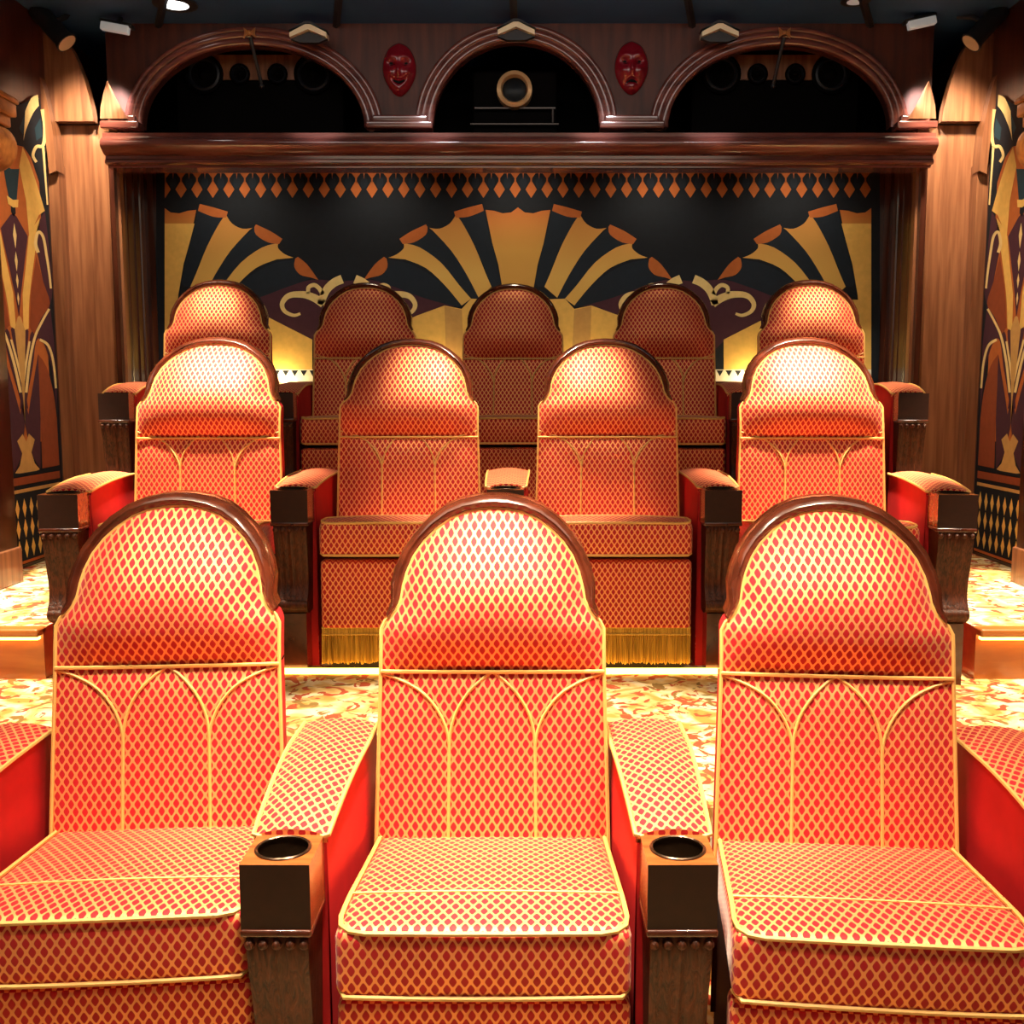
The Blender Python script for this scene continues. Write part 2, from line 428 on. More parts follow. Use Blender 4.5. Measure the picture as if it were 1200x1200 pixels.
# ------------------------------------------------------------------ armrest builder
def make_arm(name, R, label, loc, rz, group):
    k, p = R['k'], R['pitch']; Z = lambda z: z * k
    root = thing(name, label, 'armrest', loc, rz, group)
    bw = .0855 * p; zt, zb = Z(.696), Z(.574); bd = .125 * k
    # wooden box with cup holder
    m = MB(); n = 32; r = bw * .78; cy = bd * .53
    m.face(range(m.verts([(-bw, 0, zb), (bw, 0, zb), (bw, 0, zt), (-bw, 0, zt)]), len(m.V)), 1)
    for x in (-bw, bw): m.poly([(x, 0, zb), (x, bd, zb), (x, bd, zt), (x, 0, zt)])
    m.poly([(-bw, bd, zb), (bw, bd, zb), (bw, bd, zt), (-bw, bd, zt)]); m.poly([(-bw, 0, zb), (bw, 0, zb), (bw, bd, zb), (-bw, bd, zb)], 1)
    def sq(a):
        c, s_ = math.cos(a), math.sin(a); hx, hy = bw, bd / 2
        t = min(hx / abs(c) if abs(c) > 1e-6 else 9, hy / abs(s_) if abs(s_) > 1e-6 else 9)
        return (t * c, bd / 2 + t * s_, zt)
    ry = min(r, bd * .43)
    angs = sorted(set([2 * PI * i / n for i in range(n)] + [math.atan2(sy * bd / 2, sx * bw) % (2 * PI) for sx in (-1, 1) for sy in (-1, 1)])); na = len(angs)
    O = m.verts([sq(a) for a in angs]); I = m.verts([(r * math.cos(a), cy + ry * math.sin(a), zt) for a in angs])
    for i in range(na): m.face([O + i, O + (i + 1) % na, I + (i + 1) % na, I + i])
    box = m.build('cup_holder_box', [M_BOX, M_BOXF], root, 30)
    m = MB()
    A = m.verts([(r * math.cos(a), cy + ry * math.sin(a), zt + .0005) for a in angs]); B = m.verts([(r * .95 * math.cos(a), cy + ry * .95 * math.sin(a), zt - .05) for a in angs])
    for i in range(na): m.face([A + i, A + (i + 1) % na, B + (i + 1) % na, B + i])
    m.face([B + i for i in range(na)])
    m.tube([(r * math.cos(a), cy + ry * math.sin(a), zt + .001) for a in angs], .0035, 6, 0, True)
    o = m.build('cup_holder', M_CUP, box, 40); o['label'] = 'dark oval cup holder recess'
    # ledge moulding under the box and carved corbel
    m = MB(); m.cushion(-bw * 1.03, bw * 1.03, -.005, bd, zb - .012, zb + .003, .005, (2, 2, 1)); m.build('moulding', M_CREST, root)
    m = MB()
    prof = [(bd, zb - .012), (.004, zb - .012), (.0, Z(.545)), (.003, Z(.52)), (.012, Z(.48)), (.024, Z(.43)), (.034, Z(.38)), (.036, Z(.34)), (.026, Z(.305)), (.01, Z(.285)), (.002, Z(.262)), (.01, Z(.24)), (.03, Z(.23)), (.05, Z(.225)), (bd, Z(.225))]
    w = bw * .9; cols = frange(-w, w, 16)
    def flute(x): return .004 * abs(math.sin(x / w * PI * 2.5))
    n = len(prof); rings = []
    for x in cols:
        rings.append(m.verts([(x * (1 - .10 * max(0, (Z(.56) - z)) / Z(.34)), y + (flute(x) if y < bd - .02 else 0), z) for y, z in prof]))
    for i in range(len(cols) - 1):
        for j in range(n): m.face([rings[i] + j, rings[i] + (j + 1) % n, rings[i + 1] + (j + 1) % n, rings[i + 1] + j])
    m.face([rings[0] + j for j in range(n)]); m.face([rings[-1] + j for j in range(n)][::-1])
    for i in range(5): m.sphere(((i - 2) / 2.3 * w, .002, Z(.548)), .0105, 0, 8, 5)
    m.lathe([(.001, -w * .93), (.02, -w * .93), (.024, 0), (.02, w * .93), (.001, w * .93)], (0, .02, Z(.262)), 'x', 14)
    m.build('carved_corbel', M_BURL, root, 40)
    m = MB(); m.box(-w * .78, w * .78, .03, bd + .02, 0, Z(.226)); m.build('post', M_CREST, root, 0)
    # upholstered arm: side panels and patterned top pad
    yr = .64 * k; y0 = bd + .001
    def ztop(y):
        t = (y - y0) / (yr - y0)
        return zt + .002 + Z(R['ah']) * (1 - (1 - min(1, t / .75)) ** 2.0)
    def hw(y): return p * (.096 + R['aw'] * min(1, max(0, (y - y0) / (yr - y0)) / .7))
    ys = frange(y0, yr, 14)
    m = MB()
    for sg in (-1, 1):
        m.grid(lambda y, t: (sg * (hw(y) - .003 + .004 * math.sin(PI * t)), y, (ztop(y) - .012) * t + .0 * (1 - t)), ys, frange(0, 1, 6), flip=sg < 0)
    m.grid(lambda u, t: (u * (hw(y0) - .003), y0, (ztop(y0) - .012) * t), [-1, 1], [0, 1])
    m.grid(lambda u, t: (u * (hw(yr) - .003), yr, (ztop(yr) - .012) * t), [-1, 1], [0, 1])
    m.build('side_panel', M_RED, root, 50)
    m = MB(); cr = .014
    arc = [0]
    for a, b in zip(ys, ys[1:]): arc.append(arc[-1] + math.hypot(b - a, ztop(b) - ztop(a)))
    al = dict(zip(ys, arc))
    uu = frange(-1, 1, 10)
    m.grid(lambda u, y: (u * hw(y), y, ztop(y) - .004 + cr * (1 - u * u)), uu, ys, 0, lambda u, y: (u * hw(y), al[y]))
    for sg in (-1, 1): m.grid(lambda t, y: (sg * hw(y), y, ztop(y) - .004 - .014 * t), [0, 1], ys, 1, flip=sg < 0)
    for ye in (y0, yr): m.grid(lambda u, t: (u * hw(ye), ye, (ztop(ye) - .018) * (1 - t) + t * (ztop(ye) - .004 + cr * (1 - u * u))), uu, [0, 1])
    m.build('arm_pad', [M_FAB, M_RED], root, 50)
    m = MB()
    for sg in (-1, 1): m.tube([(sg * hw(y0) * .8, y0 - .001, ztop(y0) - .006)] + [(sg * (hw(y) + .001), y, ztop(y) - .002) for y in ys], .005, 6)
    m.build('arm_piping', M_GOLD, root)
    return root

ROWS = {
 1: dict(k=1.06, pitch=.766, bw=.262, sw=.28, yb=.47, yp=.521, yt=.677, aw=.022, ah=.05, zl=.905, Y=1.863, Z=-.0913),
 2: dict(k=1.05, pitch=.845, bw=.297, sw=.308, yb=.43, yp=.461, yt=.665, aw=.012, ah=.024, zl=.874, Y=4.061, Z=.405),
 3: dict(k=1.04, pitch=.813, bw=.274, sw=.278, yb=.47, yp=.512, yt=.662, aw=.006, ah=.045, zl=.878, Y=5.319, Z=.7826)}
D = math.radians
SEATS = {
 1: [(-.785, .05, D(4.5), 'left chair of the three-seat front row, red and gold diamond fabric'),
     (-.006, 0, 0, 'middle chair of the three-seat front row, brightest headrest, between two cup holders'),
     (.79, -.04, D(-5.5), 'right chair of the three-seat front row, shaded red headrest, turned inward')],
 2: [(-1.266, -.12, D(2), 'far left chair of the four-seat middle row, brightly lit gold and red'),
     (-.4386, 0, D(.8), 'second chair from left in the middle row, headrest half in shadow, gold fringe below'),
     (.418, 0, D(-.8), 'third chair from left in the middle row, headrest half in shadow, gold fringe below'),
     (1.266, -.12, D(-2), 'far right chair of the four-seat middle row, brightly lit gold and red')],
 3: [(-1.575, -.2, D(6), 'far left chair of the five-seat back row, lit orange red, before tapestry edge'),
     (-.815, -.05, D(3), 'second chair from left in the back row, dull red, in front of cream scroll'),
     (-.009, 0, 0, 'middle chair of the back row, in deep shade before the central tapestry shell'),
     (.815, -.05, D(-3), 'fourth chair from left in the back row, dull red, in front of cream scroll'),
     (1.58, -.2, D(-6), 'far right chair of the five-seat back row, lit orange red, before tapestry edge')]}
ARMS = {
 1: [(-1.16, -.04, D(1), 'outer left armrest of the front row, cut off by the left edge'),
     (-.393, 0, D(-.5), 'front row armrest left of the middle chair, wooden cup holder at its end'),
     (.366, 0, D(.3), 'front row armrest right of the middle chair, wooden cup holder at its end'),
     (1.165, -.06, D(-2), 'outer right armrest of the front row, cut off by the right edge')],
 2: [(-1.67, -.18, D(5), 'outer left armrest of the middle row, carved wooden front beside the aisle'),
     (-.853, 0, D(.4), 'middle row armrest between the first and second chairs from left'),
     (-.0126, .02, 0, 'central armrest of the middle row, showing just above the front crest'),
     (.835, 0, D(-.4), 'middle row armrest between the third and fourth chairs from left'),
     (1.673, -.18, D(-5), 'outer right armrest of the middle row, carved wooden front beside the aisle')],
 3: [(-1.893, -.3, D(8), 'outer left armrest of the back row, against the brown wood wall'),
     (-1.15, -.12, D(4), 'back row armrest between the first and second chairs from left'),
     (-.415, 0, D(2.5), 'back row armrest between the second chair from left and the middle chair'),
     (.405, 0, D(-2.5), 'back row armrest between the middle chair and the fourth from left'),
     (1.145, -.12, D(-4.5), 'back row armrest between the fourth and fifth chairs from left'),
     (1.905, -.3, D(-8), 'outer right armrest of the back row, against the brown wood wall')]}
GN = {1: 'front row', 2: 'middle row', 3: 'back row'}
for r, R in ROWS.items():
    first = None
    for x, dy, rz, lab in SEATS[r]:
        loc = (x, R['Y'] + dy, R['Z'])
        # local origin sits at the arm front line; turn the chair about its back
        ox = math.sin(rz) * R['yp'] * R['k']; oy = (1 - math.cos(rz)) * R['yp'] * R['k']
        loc = (x + ox, R['Y'] + dy + oy, R['Z'])
        if first is None: first = make_seat('theater_chair', R, lab, loc, rz, 'chairs of the ' + GN[r])
        else: dup(first, loc, rz, lab)
    first = None
    for x, dy, rz, lab in ARMS[r]:
        loc = (x, R['Y'] + dy, R['Z'])
        if first is None: first = make_arm('armrest', R, lab, loc, rz, 'armrests of the ' + GN[r])
        else: dup(first, loc, rz, lab)

# ------------------------------------------------------------------ room shell
XL, XR = -2.53, 2.575; ZC = 3.49; ZF = ROWS[1]['Z']; Z2 = ROWS[2]['Z']; Z3 = ROWS[3]['Z']; ZA = .609
YP = 5.95; YT = 6.45
m = MB(); m.box(XL - .1, XR + .1, -1.3, 7.1, ZF - .1, ZF); struct(m, 'floor', M_CARPET, 0)
m = MB(); m.box(XL - .1, XR + .1, -1.3, 7.1, ZC, ZC + .1); struct(m, 'ceiling', M_CEIL, 0)
m = MB(); m.box(XL - .1, XL, -1.3, 7.1, ZF, ZC); struct(m, 'wall_left', M_MAHOG, 0)
m = MB(); m.box(XR, XR + .1, -1.3, 7.1, ZF, ZC); struct(m, 'wall_right', M_MAHOG, 0)
m = MB(); m.box(XL, XR, 7.0, 7.1, ZF, ZC); struct(m, 'wall_back', M_NICHE, 0)
m = MB(); m.box(XL, XR, -1.3, -1.2, ZF, ZC); struct(m, 'wall_front', M_MAHOG, 0)
# carpeted platforms
m = MB(); m.box(XL, XR, 2.72, 7.0, ZF, Z2); p = struct(m, 'seating_platform', M_CARPET, 0)
m = MB(); m.box(-2.08, 2.1, 5.12, 7.0, Z2, Z3); struct(m, 'seating_platform', M_CARPET, 0)
for sg, xo, xi in ((-1, XL, -1.80), (1, XR, 1.81)):
    x0, x1 = min(xo, xi), max(xo, xi)
    m = MB(); m.box(x0, x1, 3.99, 7.0, Z2, ZA - .004); struct(m, 'aisle_step', M_STEP, 0)
    m = MB(); m.box(x0, x1, 4.02, 7.0, ZA - .004, ZA); struct(m, 'aisle_carpet', M_CARPET, 0)
    m = MB(); m.cushion(x0, x1, 3.945, 4.02, ZA - .03, ZA + .003, .01, (2, 1, 1)); struct(m, 'step_nosing', M_STEP)
    m = MB(); m.box(x0 + .01, x1 - .01, 3.965, 3.988, ZA - .043, ZA - .032); struct(m, 'step_light_strip', M_LED, 0)
m = MB(); m.box(-1.62, 1.62, 4.062, 4.08, Z2, Z2 + .02); struct(m, 'step_light_strip', M_LED, 0)
m = MB()
for a in (-2.2, -1.1, 0, 1.1, 2.2):
    m.tube([(a, 6.6, ZC - .005), (a * .4, 3.5, ZC - .005), (a * .2, 0, ZC - .005)], .022, 6)
struct(m, 'trim_1', M_RIB)

# ------------------------------------------------------------------ proscenium wall
def zr(py, Y): return at(607, py, Y).z
def xr(px, py, Y): return at(px, py, Y).x
# tapestry wall and wainscot below it
m = MB(); m.box(-2.28, 2.32, YT + .012, 7.0, Z3 - .4, zr(187, YT)); struct(m, 'wall_rear', M_MAHOG, 0)
zled = zr(446, YT)
m = MB(); m.box(-2.25, 2.29, YT - .10, YT + .011, Z3, zled - .06); m.box(-2.25, 2.29, YT - .12, YT + .011, zled - .06, zled - .03); struct(m, 'trim_2', M_MOULD, 0)
# stiles either side of the opening (stepped reveal)
for sg in (-1, 1):
    def X(px): return at(px if sg < 0 else 1214 - px, 320, 5.95).x
    xo = X(140); 
    if sg < 0: xs = [xo, -2.215, -2.20, -2.185, -2.165]
    else: xs = [xo, 2.255, 2.24, 2.225, 2.205]
    zt = zr(172, YP)
    pl = [(xs[0], 7.0), (xs[0], 5.93), (xs[1], 5.93), (xs[1], 6.02), (xs[2], 6.02), (xs[2], 6.2), (xs[3], 6.2), (xs[3], 6.36), (xs[4], 6.36), (xs[4], YT + .012), (xs[4], 7.0)]
    m = MB(); m.prism(pl, 'z', ZA, zt)
    for i, yy in ((1, 5.945), (2, 6.1), (3, 6.28)):
        m.tube([(xs[i], yy, ZA), (xs[i], yy, zt)], .012, 8)
    struct(m, 'trim_3' if sg < 0 else 'trim_4', M_MAHOG, 40)
# cornice
zc0, zc1 = zr(187, 5.85), zr(154, 5.77)
h = zc1 - zc0
pr = [(5.97, zc1), (5.80, zc1), (5.80, zc1 - .015)]
pr += [(5.80 - .045 * math.sin(PI * t), zc1 - .018 - .088 * t) for t in frange(0, 1, 8)]
zz = zc1 - .108
pr += [(5.83, zz - .005), (5.83, zz - .02), (5.815, zz - .03), (5.815, zz - .042), (5.83, zz - .048), (5.86, zz - .05), (5.86, zz - .06), (6.0, zz - .06), (6.0, zc1)]
m = MB(); m.prism(pr, 'x', xr(120, 160, 5.8), xr(1097, 160, 5.8)); struct(m, 'trim_5', M_MOULD, 40)
# soffit of the recess
m = MB(); m.box(-2.25, 2.29, 5.99, 7.0, zr(189, YT), zc1 - .02); struct(m, 'trim_6', M_MAHOG, 0)
# arched panel
ARCH = [(297, 131, 94), (605, 98, 98), (913, 131, 94)]       # centre px, half width px, rise px
mp = 1 / F * (at(605, 100, YP) - CAM).dot(Vector((0, math.cos(TH), -math.sin(TH))))  # metres per pixel on the panel
zbase = zr(150, YP); zhi = ZC
def archz(x, grow=0):
    for c, a, b in ARCH:
        xc = xr(c, 120, YP); A = a * mp + grow; B = b * mp * .985 + grow
        if abs(x - xc) < A: return zbase + B * math.sqrt(max(0, 1 - ((x - xc) / A) ** 2))
    return zbase
xa, xb = xr(126, 100, YP), xr(1092, 100, YP)
xs = set(frange(xa, xb, 60))
for c, a, b in ARCH:
    xc = xr(c, 120, YP)
    for i in range(41): xs.add(xc - a * mp * math.cos(PI * i / 40))
xs = sorted(xs)
m = MB()
for x0, x1 in zip(xs, xs[1:]):
    if x1 - x0 < 1e-5: continue
    e = 1e-6; z0, z1 = archz(x0 + e), archz(x1 - e)
    m.poly([(x0, YP, z0), (x1, YP, z1), (x1, YP, zhi), (x0, YP, zhi)])
    m.poly([(x0, YP, z0), (x1, YP, z1), (x1, YP + .06, z1), (x0, YP + .06, z0)])
for x in (xa, xb): m.poly([(x, YP, zbase), (x, YP + .06, zbase), (x, YP + .06, zhi), (x, YP, zhi)])
struct(m, 'wall_arches', wood('arch_panel_veneer', (.04, .009, .005), (.1, .024, .012), (10, 10, 1.2), .55, 0), 40)
# niche behind the arches
m = MB(); yn = 6.7
m.poly([(xa, yn, zbase - .05), (xb, yn, zbase - .05), (xb, yn, zhi), (xa, yn, zhi)])
struct(m, 'wall_niche', M_NICHE, 0); m = MB()
m.poly([(xa, YP + .06, zc1 - .015), (xb, YP + .06, zc1 - .015), (xb, yn, zc1 - .015), (xa, yn, zc1 - .015)])
struct(m, 'floor_niche', M_NICHE, 0)
for c in (446, 770):
    x = xr(c, 120, YP); m = MB(); m.box(x - .05, x + .05, YP + .065, yn, zbase - .05, zhi); struct(m, 'partition', M_NICHE, 0)
# arch mouldings
k = 0
for c, a, b in ARCH:
    xc = xr(c, 120, YP); m = MB()
    for off, rad in ((.018, .024), (.052, .022), (.082, .016)):
        m.tube([(xc - (a * mp + off) * math.cos(PI * i / 40), YP - .012, zbase + (b * mp * .985 + off) * math.sin(PI * i / 40)) for i in range(41)], rad, 8)
    struct(m, 'trim_%d' % (7 + k), M_MOULD, 50); k += 1
# pedestal blocks between the arches
for x0p, x1p in ((121, 166), (430, 508), (702, 778), (1048, 1095)):
    m = MB(); za, zb_ = zr(152, 5.9), zr(138, 5.9)
    x0, x1 = xr(x0p, 140, 5.9), xr(x1p, 140, 5.9)
    m.cushion(x0, x1, 5.84, YP, za - .005, za + .035, .01, (3, 1, 1)); m.cushion(x0 + .03, x1 - .03, 5.88, YP, za + .035, za + .075, .01, (3, 1, 1))
    struct(m, 'trim_%d' % (7 + k), M_MOULD, 50); k += 1
# sail shaped glossy ends of the arched panel, outlined after the white spotlight highlight
for sg in (-1, 1):
    P = lambda px, py, Y: at(px if sg < 0 else 1214 - px, py, Y)
    m = MB()
    lft = [(117, 139), (118, 125), (121, 110), (125, 95)]; rgt = [(150, 139), (143, 128), (136, 115), (126, 95)]
    def sail(u, v):
        i = v; a = lft[int(i)]; b = rgt[int(i)]
        px = a[0] + (b[0] - a[0]) * u; py = a[1] + (b[1] - a[1]) * u
        return P(px, py, 5.9 - .05 * math.sin(PI * u * .5))
    m.grid(sail, frange(0, 1, 6), [0, 1, 2, 3]); struct(m, 'trim_%d' % (7 + k), M_BOARD, 60); k += 1
# wing boards beside the opening, with the curved upper boards
for sg in (-1, 1):
    P = lambda px, py, Y: at(px if sg < 0 else 1214 - px, py, Y)
    XW = XL if sg < 0 else XR
    m = MB(); zt = P(100, 147, 5.97).z; xi = P(144, 300, 5.97).x
    m.box(min(XW, xi), max(XW, xi), 5.97, 6.02, ZA, zt); struct(m, 'wall_wing', M_BOARD, 0)
    m = MB(); xi2 = P(112, 147, 5.97).x; m.box(min(XW, xi2), max(XW, xi2), 5.96, 6.0, zt, zt + .03); struct(m, 'trim_%d' % (7 + k), M_RIB, 0); k += 1  # near-black strip painted in for the shadow line under the upper board
    pts = [(110, 142), (108, 128), (104, 112), (99, 94), (92, 75), (84, 58), (74, 44), (62, 34), (48, 28), (37, 26), (30, 26), (30, 60), (37, 66), (43, 80), (51, 102), (57, 122), (61, 142)]
    m = MB(); m.prism([(q.x, q.z) for q in (P(a, b, 5.9) for a, b in pts)], 'y', 5.9, 5.96); struct(m, 'trim_%d' % (7 + k), M_BOARD, 30); k += 1
    rib = [(36, 62), (42, 78), (50, 100), (56, 124), (61, 150), (64, 175), (66, 200)]
    m = MB(); c1 = smooth_curve([P(a, b, 5.84) for a, b in rib], 4); c2 = smooth_curve([P(a - 12 + i * .6, b + 4, 5.84) for i, (a, b) in enumerate(rib)], 4)
    n = len(c1)
    A = m.verts(c1); B = m.verts(c2); A2 = m.verts([v + Vector((0, .1, 0)) for v in c1]); B2 = m.verts([v + Vector((0, .1, 0)) for v in c2])
    for i in range(n - 1):
        m.face([A + i, A + i + 1, B + i + 1, B + i]); m.face([A + i, A + i + 1, A2 + i + 1, A2 + i]); m.face([B + i, B + i + 1, B2 + i + 1, B2 + i])
    struct(m, 'trim_%d' % (7 + k), M_BOARD, 40); k += 1
    m = MB(); q0 = P(66, 300, 5.9).x; q1 = P(75, 300, 5.9).x
    m.box(min(XW, q1), max(XW, q1), 5.88, 5.97, ZA, P(66, 192, 5.88).z); struct(m, 'trim_%d' % (7 + k), M_BOARD, 0); k += 1

# ------------------------------------------------------------------ rear tapestry
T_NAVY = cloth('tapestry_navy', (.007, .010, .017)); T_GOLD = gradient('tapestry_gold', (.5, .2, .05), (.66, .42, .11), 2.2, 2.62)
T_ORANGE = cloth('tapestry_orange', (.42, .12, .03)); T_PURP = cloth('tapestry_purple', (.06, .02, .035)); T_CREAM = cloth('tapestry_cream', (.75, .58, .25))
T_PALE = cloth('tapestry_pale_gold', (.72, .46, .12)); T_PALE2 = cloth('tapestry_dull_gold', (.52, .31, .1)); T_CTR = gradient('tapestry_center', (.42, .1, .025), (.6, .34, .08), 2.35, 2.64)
T_BLUE = cloth('tapestry_blue_black', (.010, .017, .03)); T_WHITE = cloth('tapestry_white', (.8, .74, .6)); T_RUST = cloth('tapestry_rust', (.24, .055, .02)); T_TEAL = cloth('tapestry_teal', (.012, .04, .06))
TM = [T_NAVY, T_GOLD, T_ORANGE, T_PURP, T_CREAM, T_PALE, T_PALE2, T_CTR, T_BLUE, T_WHITE]
m = MB(); layer = [0]
def tp(pts, mat, lift=0, close=None):
    q = [at(a, b, YT - .002 - lift) for a, b in pts]; m.poly(q, mat)
XA, XB = 183, 1031
tp([(XA, 190), (XB, 190), (XB, 447), (XA, 447)], 0)
def clipx(pts, lo, hi):
    def cut(ps, ins, X):
        out = []
        for i in range(len(ps)):
            a, b = ps[i - 1], ps[i]
            if ins(a) != ins(b):
                t = (X - a[0]) / (b[0] - a[0]); out.append((X, a[1] + t * (b[1] - a[1])))
            if ins(b): out.append(b)
        return out
    pts = cut(pts, lambda p: p[0] >= lo, lo)
    if pts: pts = cut(pts, lambda p: p[0] <= hi, hi)
    return pts
def sm(pts, n=4): return [(v.x, v.y) for v in smooth_curve([(a, b, 0) for a, b in pts], n)]
LO, HI = 193, 1021
def shp(cx, pts, mat, lift):
    for s_ in (-1, 1):
        q = clipx([(cx + s_ * a, b) for a, b in pts], LO, HI)
        if len(q) > 2: tp(q, mat, lift)
def ribbon(path, w0, w1):
    c = smooth_curve([(a, b, 0) for a, b in path], 6); L = []; Rr = []
    for i, p in enumerate(c):
        t = (c[min(i + 1, len(c) - 1)] - c[max(i - 1, 0)]).normalized(); u = i / (len(c) - 1)
        w = w0 + (w1 - w0) * u; L.append((p.x - t.y * w, p.y + t.x * w)); Rr.append((p.x + t.y * w, p.y - t.x * w))
    return [(L[i], L[i + 1], Rr[i + 1], Rr[i]) for i in range(len(c) - 1)]
# top border
tp([(LO, 199), (HI, 199), (HI, 203), (LO, 203)], 2, .001)
px = 193.5
while px < 1022:
    for pts, mt in (([(px - 6, 202), (px + 6, 202), (px, 210)], 2), ([(px - .9, 208), (px + .9, 208), (px + .9, 216), (px - .9, 216)], 2), ([(px, 211), (px + 6.6, 222), (px, 232), (px - 6.6, 222)], 2),
                    ([(px + 9.3 + 4.2 * math.cos(a), 214 + 7 * math.sin(a)) for a in frange(0, 2 * PI, 12)[:-1]], 8), ([(px + 9.3 - .8, 202), (px + 9.3 + .8, 202), (px + 9.3, 210)], 2)):
        q = clipx(pts, LO, HI)
        if len(q) > 2: tp(q, mt, .001 + (.0005 if mt == 2 else 0))
    px += 18.65
for cx in (192, 607, 1022):
    # central ray
    ctr = [(0, 243), (8, 249), (18, 250), (28, 247), (38, 246)] + [(30, 285), (23, 310), (17, 345), (14, 375), (0, 375)]
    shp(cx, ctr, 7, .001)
    if cx != 607: shp(cx, [(0, 262), (36, 262), (30, 285), (23, 310), (17, 345), (14, 375), (0, 375)], 5, .0015)
    # folded caps
    shp(cx, sm([(42, 239), (58, 243), (75, 248)], 3) + sm([(73, 255), (58, 254), (40, 247)], 3), 2, .0022)
    shp(cx, sm([(108, 263), (125, 271), (139, 280)], 3) + sm([(135, 286), (122, 284), (108, 275), (106, 266)], 3), 2, .0022)
    shp(cx, sm([(157, 301), (168, 310), (181, 328)], 3) + sm([(172, 325), (160, 322), (153, 313), (154, 303)], 3), 2, .0022)
    # dark rays
    shp(cx, [(40, 247)] + sm([(75, 254), (66, 262), (52, 285), (40, 312), (32, 336)], 3) + [(24, 336), (20, 332)] + sm([(27, 300), (35, 270), (40, 247)], 3)[:-1], 8, .0012)
    shp(cx, sm([(106, 268), (118, 282), (132, 286), (105, 305), (78, 332), (58, 360)], 3) + sm([(46, 349), (60, 318), (80, 290), (106, 268)], 3)[:-1], 8, .0012)
    shp(cx, sm([(152, 304), (158, 322), (172, 326), (140, 338), (108, 350), (70, 360)], 3) + sm([(66, 358), (92, 330), (125, 310), (152, 304)], 3)[:-1], 8, .0012)
    # gold rays
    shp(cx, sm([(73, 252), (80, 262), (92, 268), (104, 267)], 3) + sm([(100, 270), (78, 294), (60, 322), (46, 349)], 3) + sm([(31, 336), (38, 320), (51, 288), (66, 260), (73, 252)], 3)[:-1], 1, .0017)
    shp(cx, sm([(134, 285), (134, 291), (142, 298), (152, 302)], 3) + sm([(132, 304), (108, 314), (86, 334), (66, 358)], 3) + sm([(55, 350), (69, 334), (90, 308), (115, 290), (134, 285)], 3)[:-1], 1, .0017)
    # scalloped dark outline dots are part of the navy ground; purple field and fan base
    shp(cx, sm([(70, 359), (92, 350), (112, 346), (140, 338), (172, 328), (207.5, 330)], 3) + [(207.5, 432), (174, 400), (119, 371), (86, 359)], 3, .0010)
    shp(cx, [(0, 352), (55, 350), (66, 362), (86, 358), (119, 370), (174, 398), (174, 436), (0, 436)], 5, .0019)
    shp(cx, [(66, 363), (86, 359), (84, 436), (62, 436)], 6, .0023)
    # cream scrolls
    for s_ in (-1, 1):
        for path, w0, w1 in (([(209, 327), (200, 331), (192, 338), (187, 347), (184, 357)], 5.2, 4.2), ([(187, 356), (178, 350), (168, 346), (160, 345), (150, 345.5), (143, 349), (138.5, 357), (142, 365), (152, 369.5), (160, 367.5)], 5, 1.5), ([(186, 345), (182, 338), (176, 334), (169.5, 337), (169.5, 344)], 2.6, 2.2)):
            for q in ribbon([(cx + s_ * (a - (18 if cx == 607 else 0)), b) for a, b in path], w0, w1):
                q = clipx(list(q), LO, HI)
                if len(q) > 2: tp(q, 4, .0028)
# bottom border
tp([(LO, 433), (HI, 433), (HI, 447), (LO, 447)], 9, .0026)
px = 197
while px < 1020:
    tp([(px - 4, 434), (px + 4, 434), (px, 441)], 0, .0032); px += 10.6
tag(m.build('tapestry', TM, None, 0), 'wide dark art deco tapestry of gold shells hanging behind the back row', 'tapestry')

